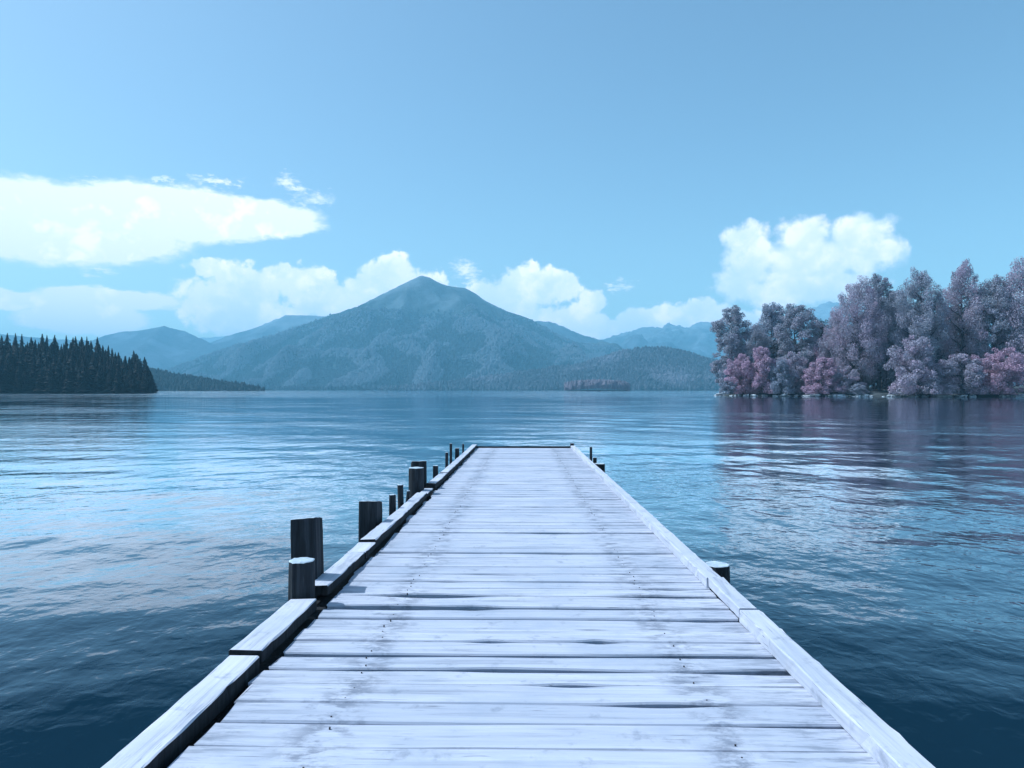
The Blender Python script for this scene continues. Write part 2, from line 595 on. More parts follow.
for (u, s, w, tp, sh, lb, ln) in [
        (-1.84, 9.5, 0.085, 0.275, 'square', 'thin dark post first beyond the second square pile', (0.0, 0)),
        (-1.84, 10.15, 0.09, 0.33, 'round', 'thin leaning dark post just before the paired thick piles', (-0.03, 0)),
        (-1.80, 10.45, 0.05, 0.20, 'round', 'low thin stub beside the thin leaning post', (0.10, 0)),
        (-1.81, 13.9, 0.10, 0.255, 'square', 'thin dark post first beyond the paired thick piles', (0, 0)),
        (-1.80, 15.8, 0.07, 0.38, 'round', 'thin dark post shorter one of the far left pair', (0.01, 0)),
        (-1.83, 17.0, 0.065, 0.51, 'round', 'tallest thin dark post of the far left group', (0.0, 0)),
        (-1.83, 18.6, 0.11, 0.28, 'square', 'short stout dark post near the far left corner', (0, 0)),
        (-1.81, 20.2, 0.055, 0.29, 'round', 'thinnest dark post closest to the far left corner', (0.0, 0)),
        (1.895, 19.3, 0.075, 0.27, 'round', 'thin dark post rising above the far right kerb', (0, 0)),
        (1.87, 18.0, 0.10, 0.08, 'round', 'low dark stub between the right pile and the thin post', (0, 0))]:
    post('thin_post', u, s, w, tp, sh, lb, lean=ln, mat=M_STAKE, seed=int(s * 10))
post('corner_stub', 1.60, 22.68, 0.13, 0.16, 'round', 'small dark stub at the far right corner of the deck', mat=M_STAKE, seed=44)
# hidden bearing piles under the deck
for s in (1.0, 7.0, 13.0, 19.0, 22.3):
    for u in (-1.2, 1.2):
        me = post_mesh('bearing_pile', 0.24, -0.435, -DECK0 - 2.2, 'round', seed=int(s + 90 + u))
        o = link('bearing_pile', me, [M_DARK, M_END], pier); o.location = (u, s, 0)


# ------------------------------------------------------------------ water
def axis_coords(dense0, dense1, step, growth, lim0, lim1):
    c = list(np.arange(dense0, dense1, step))
    d = step; x = c[-1]
    while x < lim1:
        d *= growth; x += d; c.append(min(x, lim1))
    d = step; x = c[0]; lo = []
    while x > lim0:
        d *= growth; x -= d; lo.append(max(x, lim0))
    return np.array(lo[::-1] + c)


xs = axis_coords(-9, 9, 0.10, 1.022, -15000, 15000)
ys = axis_coords(3, 24, 0.10, 1.016, -2500, 15000)
X, Y = np.meshgrid(xs, ys)
dx = np.gradient(xs)[None, :] + 0 * X
dy = np.gradient(ys)[:, None] + 0 * X
Z = np.zeros_like(X)
wr = np.random.default_rng(5)
for i in range(46):
    lam = 0.38 * (7.5 / 0.38) ** (wr.random() ** 1.25)
    th = wr.normal(0, 0.55 + 0.40 / (0.4 + lam)) + R(90) - 0.10
    kx, ky = math.cos(th) * 2 * math.pi / lam, math.sin(th) * 2 * math.pi / lam
    amp = 0.0014 * lam ** 0.86 * wr.uniform(0.5, 1.3)
    # fades where the sheet is too coarse to carry it
    eff = np.maximum(dx, dy) * 0.95
    fade = np.clip(1.6 - 5.0 * eff / lam, 0, 1)
    warp = 0.5 * noise2(X / 13 + i, Y / 9)
    Z += amp * fade * np.sin(kx * X + ky * Y + wr.random() * 6.28 + warp * 2.0)
patch = 0.85 + 0.5 * fbm(X / 26 + 3, Y / 17, 3)
Z *= np.clip(patch, 0.4, 1.5)
nx, ny = len(xs), len(ys)
ii, jj = np.meshgrid(np.arange(ny - 1), np.arange(nx - 1), indexing='ij')
Fw = np.stack([ii * nx + jj, ii * nx + jj + 1, (ii + 1) * nx + jj + 1, (ii + 1) * nx + jj], -1).reshape(-1, 4)
me = np_mesh('lake_water', np.stack([X, Y, Z], -1).reshape(-1, 3), Fw, True)


def mat_water():
    t = NT('lake_water')
    g = t.n('ShaderNodeNewGeometry').outputs['Position']
    n1 = t.noise(t.vmul(g, [3.9, 3.6, 1.0]), 1, 3, 0.5, 0.4)       # ripples of a hand or two
    n2 = t.noise(t.vmul(g, [1.15, 1.05, 1.0]), 1, 3, 0.5)          # longer ripples
    n3 = t.noise(t.vmul(g, [9.0, 13.0, 1.0]), 1, 2, 0.5)           # capillary texture
    wind = t.noise(t.vmul(g, [0.006, 0.016, 1]), 1, 3, 0.5)
    gust = t.noise(t.vmul(g, [0.045, 0.08, 1]), 1, 3, 0.5)
    gf = t.mrange(gust, 0.42, 0.66, 0.45, 1.35)
    h = t.math('ADD', t.math('MULTIPLY', n1, 0.62), t.math('MULTIPLY', n2, 1.75))
    h = t.math('ADD', h, t.math('MULTIPLY', n3, 0.035))
    h = t.math('MULTIPLY', h, gf)
    # a breeze roughens the open lake farther out
    yy_ = t.math('ADD', t.sep(g)[1], t.math('MULTIPLY', t.math('SUBTRACT', wind, 0.5), 500.0))
    h = t.math('MULTIPLY', h, t.mrange(yy_, 170.0, 420.0, 1.0, 6.0))
    bp = t.bump(h, 1.0, 0.027)
    t.base((0.009, 0.026, 0.045), 0.6, 0.0)                        # the body of the lake
    gl = t.n('ShaderNodeBsdfGlossy')
    t.l(t.mrange(wind, 0.40, 0.62, 0.02, 0.07), gl.inputs['Roughness'])
    gl.inputs['Color'].default_value = (0.87, 0.94, 1.0, 1)
    t.l(bp.outputs[0], gl.inputs['Normal'])
    fr = t.n('ShaderNodeFresnel'); fr.inputs['IOR'].default_value = 1.333
    t.l(bp.outputs[0], fr.inputs['Normal'])
    # exaggerated reflectance, steeper than real water: little when looking down, full at grazing angles
    fac = t.math('MULTIPLY', t.math('SUBTRACT', fr.outputs[0], 0.105), 2.9, clamp=True)
    mx = t.n('ShaderNodeMixShader'); t.l(fac, mx.inputs[0])
    t.l(t.b.outputs[0], mx.inputs[1]); t.l(gl.outputs[0], mx.inputs[2])
    t.l(mx.outputs[0], t.out.inputs[0])
    return t.m


water = link('lake_water', me, mat_water())
tag(water, 'rippled dark blue lake water reaching the far shore', 'water', kind='structure')


# ------------------------------------------------------------------ mountains
def ridge_field(X, Y, ridges, sl, noise_amp, ns, seed=0.0, crest=8.0):
    """height = the highest of several crests, each falling away from its line"""
    H = np.full_like(X, -60.0)
    near = np.full_like(X, 1e9)
    first = True
    wx = X + 160 * fbm(X / 900 + seed, Y / 900, 3); wy = Y + 160 * fbm(X / 900 - 5 + seed, Y / 900 + 8, 3)
    for pts, slope in ridges:
        for (a, b) in zip(pts[:-1], pts[1:]):
            ax, ay, az = a; bx, by, bz = b
            ex, ey = bx - ax, by - ay
            L2 = ex * ex + ey * ey
            def dist(px_, py_):
                t = np.clip(((px_ - ax) * ex + (py_ - ay) * ey) / L2, 0, 1)
                return t, np.hypot(px_ - ax - t * ex, py_ - ay - t * ey)
            t0, d0 = dist(X, Y)
            t1, d1 = dist(wx, wy)
            k = np.clip(d0 / 350.0, 0, 1)
            d = d0 * (1 - k) + d1 * k
            hh = az + t0 * (bz - az) - slope * d * (0.72 + 0.28 * np.exp(-d / 260.0) * 1.6)
            H = np.maximum(H, hh)
            if first: near = np.minimum(near, d0)
        first = False
    lift = np.clip(H / 140.0, 0, 1) * (0.15 + 0.85 * np.clip((near - 60) / 450.0, 0, 1))
    H = H + noise_amp * lift * fbm(X / ns + seed * 3, Y / ns, 6)
    H = H + crest * fbm(X / 170, Y / 170, 4, True) * np.clip(H / 140.0, 0, 1)
    H = H - noise_amp * 0.9 * lift * np.abs(noise2(X / (ns * 0.9) + seed, Y / (ns * 0.9) - seed)) + noise_amp * 0.25 * lift
    return H


def terrain(name, x0, x1, y0, y1, step, ridges, mat, label, sl=0.4, noise_amp=50, ns=700, seed=1.0, post_fn=None, crest=8.0):
    gx = np.arange(x0, x1 + step, step); gy = np.arange(y0, y1 + step, step)
    XX, YY = np.meshgrid(gx, gy)
    H = ridge_field(XX, YY, ridges, sl, noise_amp, ns, seed, crest)
    if post_fn is not None:
        H = post_fn(XX, YY, H)
    H = np.maximum(H, -6.0)
    a, b = len(gy), len(gx)
    ii, jj = np.meshgrid(np.arange(a - 1), np.arange(b - 1), indexing='ij')
    Fq = np.stack([ii * b + jj, ii * b + jj + 1, (ii + 1) * b + jj + 1, (ii + 1) * b + jj], -1).reshape(-1, 4)
    hv = H.ravel()
    keep = (hv[Fq] > -5.9).any(axis=1)
    Fq = Fq[keep]
    used = np.unique(Fq)
    remap = np.zeros(a * b, dtype=np.int64); remap[used] = np.arange(len(used))
    V = np.stack([XX, YY, H], -1).reshape(-1, 3)[used]
    o = link(name, np_mesh(name, V, remap[Fq], True), mat)
    tag(o, label, 'mountain' if 'mountain' in name else 'hill', kind='structure')
    def sampler(px_, py_):
        fx = (px_ - gx[0]) / step; fy = (py_ - gy[0]) / step
        i0 = np.clip(fx.astype(int), 0, b - 2); j0 = np.clip(fy.astype(int), 0, a - 2)
        u = fx - i0; v = fy - j0
        return (H[j0, i0] * (1 - u) + H[j0, i0 + 1] * u) * (1 - v) + (H[j0 + 1, i0] * (1 - u) + H[j0 + 1, i0 + 1] * u) * v
    return o, sampler


def RP(lst, dy=0):
    out = []
    for p in lst:
        out.append(W(p[0], p[1] + dy, p[2]))
    return out


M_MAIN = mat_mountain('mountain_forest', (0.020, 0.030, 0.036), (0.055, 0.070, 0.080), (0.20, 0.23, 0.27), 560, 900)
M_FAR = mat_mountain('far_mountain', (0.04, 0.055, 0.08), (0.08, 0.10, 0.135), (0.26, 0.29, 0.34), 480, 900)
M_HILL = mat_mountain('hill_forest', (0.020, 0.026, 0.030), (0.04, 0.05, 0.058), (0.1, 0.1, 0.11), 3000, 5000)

main_ridges = [
    (RP([(120, 384, 4300), (165, 372, 4400), (190, 362, 4500), (240, 345, 4700), (290, 331, 4800), (330, 317, 4900), (350, 310.5, 4900),
         (375, 299, 5000), (395, 289, 5000), (412, 280, 5000), (421, 276.5, 5000), (440, 283.5, 5000), (455, 287, 5000), (466, 290, 5000),
         (480, 300, 4950), (500, 311, 4900), (520, 321.5, 4900), (540, 331.5, 4800), (560, 341, 4700), (580, 350, 4600), (600, 359, 4500), (640, 374, 4300), (690, 386, 4200)]), 0.82),
    (RP([(350, 310.5, 4900), (322, 338, 4300), (285, 362, 3700), (245, 384, 3150)]), 0.62),
    (RP([(412, 280, 5000), (396, 318, 4350), (372, 350, 3700), (345, 372, 3150), (330, 387, 2900)]), 0.62),
    (RP([(450, 286, 5000), (470, 312, 4400), (492, 340, 3900), (500, 362, 3400), (470, 382, 3000)]), 0.62),
    (RP([(466, 290, 5000), (455, 326, 4300), (436, 360, 3600), (425, 383, 3000)]), 0.62),
    (RP([(520, 321.5, 4900), (560, 352, 4100), (600, 374, 3500)]), 0.62),
    (RP([(375, 299, 5000), (345, 334, 4350), (312, 364, 3700), (288, 384, 3100)]), 0.62),
    (RP([(240, 345, 4700), (215, 368, 4000), (190, 382, 3500)]), 0.6),
    (RP([(500, 311, 4900), (530, 335, 4400), (555, 358, 3900), (560, 376, 3400)]), 0.62),
    (RP([(290, 331, 4800), (245, 356, 4200), (200, 376, 3700)]), 0.5),
]
main_mt, main_h = terrain('mountain', -3600, 2100, 2500, 6000, 20, main_ridges, M_MAIN,
                          'big pointed blue mountain with a pale bare summit in the middle of the far shore', noise_amp=210, ns=600, seed=2.0)

left_ridges = [
    (RP([(-120, 352, 6500), (-60, 338, 6500), (0, 333, 6500), (50, 338, 6500), (92, 340, 6500), (108, 334, 6500), (122, 331, 6500), (140, 330, 6500), (155, 327, 6500), (164, 325.5, 6500),
         (180, 329, 6500), (200, 338, 6400), (225, 349, 6200), (260, 366, 6000)]), 0.62),
    (RP([(164, 325.5, 6500), (130, 355, 5500), (110, 380, 4800)]), 0.62),
]
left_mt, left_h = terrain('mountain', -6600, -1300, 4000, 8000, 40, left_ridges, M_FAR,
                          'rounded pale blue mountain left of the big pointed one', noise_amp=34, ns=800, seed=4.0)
back_ridges = [
    (RP([(190, 350, 7400), (205, 345, 7400), (232, 334, 7300), (262, 325, 7300), (285, 315.5, 7200), (302, 315.5, 7200), (330, 317, 7200), (400, 330, 7200)]), 0.62),
    (RP([(285, 315.5, 7200), (240, 350, 6400), (200, 375, 5800)]), 0.62),
]
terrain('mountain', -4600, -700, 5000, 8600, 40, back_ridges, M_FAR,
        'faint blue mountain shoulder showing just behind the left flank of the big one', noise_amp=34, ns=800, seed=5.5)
terrain('mountain', -6500, -500, 9000, 12500, 60, [
    (RP([(120, 345, 10500), (200, 338, 10500), (230, 336, 10500), (262, 337, 10500), (330, 350, 10500)]), 0.62)], M_FAR,
    'faintest low mountain in the gap between the left mountains', noise_amp=34, ns=900, seed=6.5)
right_ridges = [
    (RP([(480, 335, 6700), (515, 322, 6600), (528, 322.5, 6500), (546, 323, 6500), (556, 325, 6500), (566, 330, 6500), (576, 336, 6500), (592, 344, 6400), (612, 356, 6300), (650, 372, 6200)]), 0.5),
    (RP([(546, 323, 6500), (560, 350, 5700), (575, 372, 5200)]), 0.5),
]
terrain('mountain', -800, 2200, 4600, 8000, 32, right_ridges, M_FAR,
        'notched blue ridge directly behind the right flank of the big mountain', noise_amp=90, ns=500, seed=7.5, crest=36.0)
far_right = [
    (RP([(560, 358, 8200), (590, 346, 8200), (610, 341, 8200), (626, 335.5, 8200), (636, 331, 8200), (648, 329.5, 8200), (655, 330, 8200), (668, 325, 8200), (674, 326, 8200),
         (682, 329.5, 8200), (694, 327, 8200), (706, 323.5, 8200), (716, 324, 8200), (745, 330, 8200), (775, 325, 8200), (805, 312, 8200), (830, 304, 8200),
         (850, 306, 8200), (900, 318, 8200), (960, 325, 8200), (1040, 318, 8200), (1120, 330, 8200)]), 0.5),
    (RP([(668, 325, 8200), (655, 352, 7200), (640, 375, 6500)]), 0.55),
    (RP([(706, 323.5, 8200), (715, 352, 7200), (700, 375, 6500)]), 0.55),
    (RP([(612, 357, 6900), (634, 340, 6900), (655, 350, 6700), (690, 368, 6500)]), 0.5),
]
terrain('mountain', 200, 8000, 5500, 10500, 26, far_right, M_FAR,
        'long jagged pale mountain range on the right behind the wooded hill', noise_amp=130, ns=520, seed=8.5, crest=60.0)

front_hill = [
    (RP([(380, 390, 2750), (430, 386, 2750), (480, 380, 2800), (530, 373, 2850), (575, 367, 2900), (600, 361, 2900), (622, 354.5, 2900), (645, 351, 2900), (662, 350.5, 2900),
         (680, 353.5, 2850), (700, 360, 2800), (725, 366, 2800), (770, 372, 2700), (840, 370, 2700), (920, 364, 2700), (1000, 362, 2700), (1100, 372, 2700)]), 0.36),
]
front, front_h = terrain('hill', -900, 2700, 2000, 3800, 16, front_hill, M_HILL,
                         'low frosted wooded hill on the far shore right of the big mountain', noise_amp=16, ns=260, seed=9.5)
left_point = [
    (RP([(60, 362, 1750), (120, 368, 1700), (155, 372, 1650), (180, 377, 1600), (205, 381, 1550), (235, 385.5, 1500), (262, 389.6, 1480)]), 0.30),
]
lpoint, lpoint_h = terrain('hill', -1500, -480, 1300, 2300, 8, left_point, M_HILL,
                           'low dark wooded point sloping down to the water behind the left headland', noise_amp=3, ns=120, seed=10.5, crest=1.5)

# the far shore that the mountains stand on
gx = np.arange(-6500, 6600, 60.0)
def shore_strip():
    V = []; Fs = []
    for i, x in enumerate(gx):
        y = 2900 + 120 * float(noise2(np.array([x / 700]), np.array([1.5]))[0]) - 0.02 * x
        V += [(x, y, -3), (x, y + 60, 4.0), (x, y + 500, 9.0), (x, 9000, 12.0), (x, 9050, -3)]
    for i in range(len(gx) - 1):
        for k in range(4):
            Fs.append((i * 5 + k, (i + 1) * 5 + k, (i + 1) * 5 + k + 1, i * 5 + k + 1))
    return py_mesh('far_shore', V, Fs, True)
tag(link('far_shore', shore_strip(), M_HILL), 'low land along the foot of the mountains', 'terrain', kind='structure')


# ------------------------------------------------------------------ distant forests (too many to count)
def tuft_forest(name, pts, hgt, wid, mat, label, seed=1, conifer=0.5, land=None):
    """thousands of small tree shapes: a ragged double cone each, all its own size"""
    rs = np.random.default_rng(seed)
    n = len(pts)
    K = 6
    h = hgt * rs.uniform(0.6, 1.35, n); w = wid * rs.uniform(0.7, 1.3, n)
    con = rs.random(n) < conifer
    ph = rs.random(n) * 6.28
    ang = ph[:, None] + np.arange(K)[None, :] * 2 * math.pi / K
    rj = rs.uniform(0.7, 1.2, (n, K))
    bz = pts[:, 2] - 1.0
    low = np.stack([pts[:, 0, None] + np.cos(ang) * w[:, None] * 0.5 * rj * 0.8, pts[:, 1, None] + np.sin(ang) * w[:, None] * 0.5 * rj * 0.8,
                    np.repeat((bz)[:, None], K, 1)], -1)
    mz = np.where(con, 0.25, 0.55)
    rj2 = rs.uniform(0.75, 1.25, (n, K))
    mid = np.stack([pts[:, 0, None] + np.cos(ang + .4) * w[:, None] * 0.5 * rj2, pts[:, 1, None] + np.sin(ang + .4) * w[:, None] * 0.5 * rj2,
                    (bz + h * mz)[:, None] + rs.normal(0, 0.06, (n, K)) * h[:, None]], -1)
    us = np.where(con, 0.30, 0.62)
    up = np.stack([pts[:, 0, None] + np.cos(ang) * w[:, None] * 0.5 * us[:, None] * rj, pts[:, 1, None] + np.sin(ang) * w[:, None] * 0.5 * us[:, None] * rj,
                   (bz + h * np.where(con, 0.66, 0.84))[:, None] + rs.normal(0, 0.04, (n, K)) * h[:, None]], -1)
    tip = np.stack([pts[:, 0] + rs.normal(0, .1, n) * w, pts[:, 1], bz + h], -1)[:, None, :]
    V = np.concatenate([low, mid, up, tip], 1)         # n, 19, 3
    k = np.arange(K); k2 = (k + 1) % K
    tris = np.concatenate([
        np.stack([k, k2, K + k], -1), np.stack([k2, K + k2, K + k], -1),
        np.stack([K + k, K + k2, 2 * K + k], -1), np.stack([K + k2, 2 * K + k2, 2 * K + k], -1),
        np.stack([2 * K + k, 2 * K + k2, np.full(K, 3 * K)], -1)])
    Fq = (tris[None] + (np.arange(n) * (3 * K + 1))[:, None, None]).reshape(-1, 3)
    me = np_mesh(name, V.reshape(-1, 3), Fq, False)
    point_attr(me, 'rnd', np.repeat(rs.random(n), 3 * K + 1))
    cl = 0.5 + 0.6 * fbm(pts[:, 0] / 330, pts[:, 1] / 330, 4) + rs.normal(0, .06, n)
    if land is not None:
        # relief shading put into the tree colour: ribs lighter, gullies darker
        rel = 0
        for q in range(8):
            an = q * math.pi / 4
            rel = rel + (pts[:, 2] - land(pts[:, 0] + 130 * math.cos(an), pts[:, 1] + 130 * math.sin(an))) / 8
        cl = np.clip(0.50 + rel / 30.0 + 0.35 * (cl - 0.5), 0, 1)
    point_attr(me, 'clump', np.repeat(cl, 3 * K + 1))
    o = link(name, me, mat)
    return tag(o, label, 'forest', kind='stuff')


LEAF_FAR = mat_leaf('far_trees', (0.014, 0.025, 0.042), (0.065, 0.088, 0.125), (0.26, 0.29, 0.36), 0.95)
LEAF_HILL = mat_leaf('hill_trees', (0.036, 0.044, 0.060), (0.13, 0.135, 0.175), (0.32, 0.30, 0.38), 0.9)
LEAF_LPOINT = mat_leaf('point_trees', (0.018, 0.026, 0.032), (0.05, 0.062, 0.072), (0.10, 0.10, 0.12), 0.7)


def scatter(n, x0, x1, y0, y1, hs, zmin, zmax, seed, dens=None):
    rs = np.random.default_rng(seed)
    x = rs.uniform(x0, x1, n); y = rs.uniform(y0, y1, n)
    z = hs(x, y)
    k = (z > zmin) & (z < zmax) & (np.abs(x) / np.maximum(y, 1) < 0.95)
    if dens is not None: k &= dens(x, y, z, rs)
    return np.stack([x[k], y[k], z[k]], -1)


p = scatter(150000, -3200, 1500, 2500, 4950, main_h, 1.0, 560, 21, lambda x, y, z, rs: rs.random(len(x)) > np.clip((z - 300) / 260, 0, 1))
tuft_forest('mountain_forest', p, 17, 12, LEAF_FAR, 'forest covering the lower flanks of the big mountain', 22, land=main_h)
p = scatter(60000, -800, 2400, 2300, 3050, front_h, 0.5, 400, 23)
tuft_forest('hill_forest', p, 17, 12, LEAF_HILL, 'greyish frosted forest covering the low hill on the far shore', 24)
p = scatter(16000, -1400, -500, 1350, 1850, lpoint_h, 0.3, 400, 25)
tuft_forest('point_forest', p, 11, 7.5, LEAF_LPOINT, 'dark forest on the low point behind the left headland', 26, 0.75)
# trees along the foot of the far shore
rs = np.random.default_rng(31)
xx = rs.uniform(-3000, 2600, 6000)
yb = 2900 + 120 * noise2(xx / 700, np.full(6000, 1.5)) - 0.02 * xx
yy = yb + rs.uniform(15, 160, 6000)
tuft_forest('shore_forest', np.stack([xx, yy, np.full(6000, 3.0)], -1), 16, 11, LEAF_FAR, 'band of trees along the foot of the far shore', 32)

# little wooded islet in front of the hill
ix, iy = (596.5 - 512) / F * 1300, 1300
V = [(ix, iy, 1.6)]; NN = 40
for r_, z in ((0.6, 1.3), (0.9, 0.6), (1.0, -2.0)):
    for k in range(NN):
        an = 2 * math.pi * k / NN
        j = 1 + 0.06 * math.sin(3 * an + 1) + random.uniform(-.03, .03)
        V.append((ix + 65 * r_ * j * math.cos(an), iy + 24 * r_ * j * math.sin(an), z))
Fs = [(0, 1 + k, 1 + (k + 1) % NN) for k in range(NN)]
for q in range(2):
    Fs += [(1 + q * NN + k, 1 + (q + 1) * NN + k, 1 + (q + 1) * NN + (k + 1) % NN, 1 + q * NN + (k + 1) % NN) for k in range(NN)]
tag(link('islet', py_mesh('islet', V, Fs, True), M_SHORE), 'low bank of the little wooded islet', 'islet', kind='structure')
n = 900
a = rs.random(n) * 6.28; rr = np.sqrt(rs.random(n)) * 0.97
px_, py_ = ix + 62 * rr * np.cos(a), iy + 21 * rr * np.sin(a)
edge = np.clip(1.0 - np.abs(px_ - ix) / 64, 0, 1)
LEAF_ISLET = mat_leaf('islet_trees', (0.12, 0.115, 0.145), (0.27, 0.25, 0.31), (0.36, 0.29, 0.37), 0.6)
pts = np.stack([px_, py_, 1.0 + 7.5 * edge ** 0.35 - 2.0], -1)
tuft_forest('islet_wood', pts, 13.5, 8.5, LEAF_ISLET, 'dense purplish wood covering the little islet', 34, 0.1)


# ------------------------------------------------------------------ near trees
def tube(V, Fs, pts, rad, sides=7):
    base = len(V)
    n = len(pts)
    for i in range(n):
        p = Vector(pts[i])
        d = (Vector(pts[min(i + 1, n - 1)]) - Vector(pts[max(i - 1, 0)])).normalized()
        a = d.orthogonal().normalized(); b = d.cross(a)
        for k in range(sides):
            an = 2 * math.pi * k / sides
            V.append(tuple(p + (a * math.cos(an) + b * math.sin(an)) * rad[i]))
    for i in range(n - 1):
        for k in range(sides):
            Fs.append((base + i * sides + k, base + i * sides + (k + 1) % sides, base + (i + 1) * sides + (k + 1) % sides, base + (i + 1) * sides + k))


def make_tree_meshes(kind, seed):
    """unit-height tree (z 0..1): trunk+limbs mesh, crown mesh of leaf faces on many sub-clumps"""
    rs = np.random.default_rng(seed); rd = random.Random(seed)
    V = []; Fs = []
    cl = []      # clumps: centre, radii
    if kind == 'tall':
        z0, z1, wmax, r0 = 0.10, 1.0, rd.uniform(0.165, 0.20), 0.016
    elif kind == 'broad':
        z0, z1, wmax, r0 = 0.22, 1.0, rd.uniform(0.24, 0.29), 0.019
    else:
        z0, z1, wmax, r0 = 0.04, 1.0, rd.uniform(0.42, 0.56), 0.03
    # trunk
    tp = [(0, 0, -0.03)]
    x = y = 0
    for i in range(1, 11):
        x += rd.gauss(0, .006); y += rd.gauss(0, .006)
        tp.append((x, y, i / 10 * 0.94))
    tube(V, Fs, tp, [r0 * (1 - i / 10 * .88) for i in range(11)], 8)
    nl = {'tall': 50, 'broad': 46, 'bush': 30}[kind]
    for i in range(nl):
        t = (i + rd.random()) / nl
        z = z0 + (z1 - z0) * t * 0.93
        if kind == 'tall':
            prof = math.sin(math.pi * (t * 0.76 + 0.17)) ** 0.6 * (1 - 0.25 * max(0, t - .75) / .25)
        elif kind == 'broad':
            prof = math.sin(math.pi * min(0.985, (t * .84 + .16))) ** 0.6
        else:
            prof = (0.75 + 0.25 * math.sin(t * 3.1)) * math.sqrt(max(0.08, 1 - t ** 2.2)) * rd.uniform(.55, 1.1)
        w = wmax * max(0.10, prof)
        an = i * 2.399 + rd.uniform(-.5, .5)
        L = w * rd.uniform(0.45, 0.98)
        zi = max(0.05, z - L * rd.uniform(0.3, 0.9))
        k = min(10, max(0, int(zi / 0.094)))
        b = tp[k]
        e = (L * math.cos(an), L * math.sin(an), z)
        m = ((b[0] + e[0]) * .55, (b[1] + e[1]) * .55, zi + (z - zi) * .42)
        tube(V, Fs, [(b[0], b[1], zi), m, e], [r0 * .38, r0 * .22, r0 * .07], 5)
        cr = wmax * (rd.uniform(0.20, 0.42) if kind != 'bush' else rd.uniform(.16, .34)) * (0.62 + 0.38 * prof)
        cl.append((e, cr))
        # sub-clumps round the limb end
        for q in range(rd.randint(3, 5)):
            a2 = an + rd.gauss(0, .8); 
            e2 = (e[0] + cr * 1.05 * math.cos(a2) * rd.uniform(.4, 1), e[1] + cr * 1.05 * math.sin(a2) * rd.uniform(.4, 1), e[2] + cr * rd.uniform(-.9, 1.1))
            cl.append((e2, cr * rd.uniform(0.38, 0.75)))
        if rd.random() < .6:
            cl.append(((m[0], m[1], m[2]), cr * .7))
    trunk = py_mesh('trunk', V, Fs, True)
    # leaves
    tot = {'tall': 46000, 'broad': 50000, 'bush': 24000}[kind]
    wt = np.array([c[1] ** 2 for c in cl]); wt /= wt.sum()
    idx = rs.choice(len(cl), tot, p=wt)
    C = np.array([c[0] for c in cl])[idx]; Rr = np.array([c[1] for c in cl])[idx]
    d = rs.normal(0, 1, (tot, 3)); d /= np.linalg.norm(d, axis=1)[:, None]
    rad = Rr * (0.45 + 0.62 * rs.random(tot) ** 0.5) * np.array([1, 1, .8])[None, :].repeat(tot, 0).T[0]
    P = C + d * rad[:, None] * np.array([1, 1, 0.82])
    P[:, 2] = np.maximum(P[:, 2], 0.01)
    ls = {'tall': 0.0060, 'broad': 0.0058, 'bush': 0.0145}[kind]
    s = ls * rs.uniform(0.5, 1.35, tot)
    # leaf plane: mostly facing out of the clump, jittered
    nrm = d + rs.normal(0, .65, (tot, 3)); nrm /= np.linalg.norm(nrm, axis=1)[:, None]
    a = np.cross(nrm, rs.normal(0, 1, (tot, 3))); a /= np.linalg.norm(a, axis=1)[:, None]
    b = np.cross(nrm, a)
    asp = rs.uniform(0.5, 0.9, tot)
    q = [P + a * s[:, None], P + b * (s * asp)[:, None], P - a * s[:, None] * .8, P - b * (s * asp)[:, None]]
    VV = np.stack(q, 1).reshape(-1, 3)
    FF = np.arange(tot * 4).reshape(-1, 4)
    crown = np_mesh('crown', VV, FF, False)
    crn = rs.random(len(cl))
    point_attr(crown, 'rnd', np.repeat(rs.random(tot), 4))
    point_attr(crown, 'clump', np.repeat(crn[idx], 4))
    return trunk, crown


TREES = {('tall', i): make_tree_meshes('tall', 100 + i) for i in range(4)}
TREES.update({('broad', i): make_tree_meshes('broad', 200 + i) for i in range(3)})
TREES.update({('bush', i): make_tree_meshes('bush', 300 + i) for i in range(3)})

L_GREY = mat_leaf('leaf_grey_mauve', (0.22, 0.23, 0.28), (0.45, 0.455, 0.54), (0.52, 0.46, 0.58), 0.6)
L_BLUE = mat_leaf('leaf_blue_grey', (0.22, 0.24, 0.30), (0.43, 0.45, 0.55), (0.50, 0.47, 0.58), 0.5)
L_MAUVE = mat_leaf('leaf_mauve', (0.27, 0.25, 0.31), (0.50, 0.46, 0.56), (0.62, 0.43, 0.56), 0.6)
L_PINK = mat_leaf('leaf_pink', (0.34, 0.245, 0.32), (0.58, 0.42, 0.54), (0.68, 0.43, 0.56), 0.6)
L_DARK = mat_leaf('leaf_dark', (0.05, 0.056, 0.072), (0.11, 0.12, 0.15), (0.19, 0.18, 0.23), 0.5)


def shore_z(x, y):
    return 1.0


_cache = {}


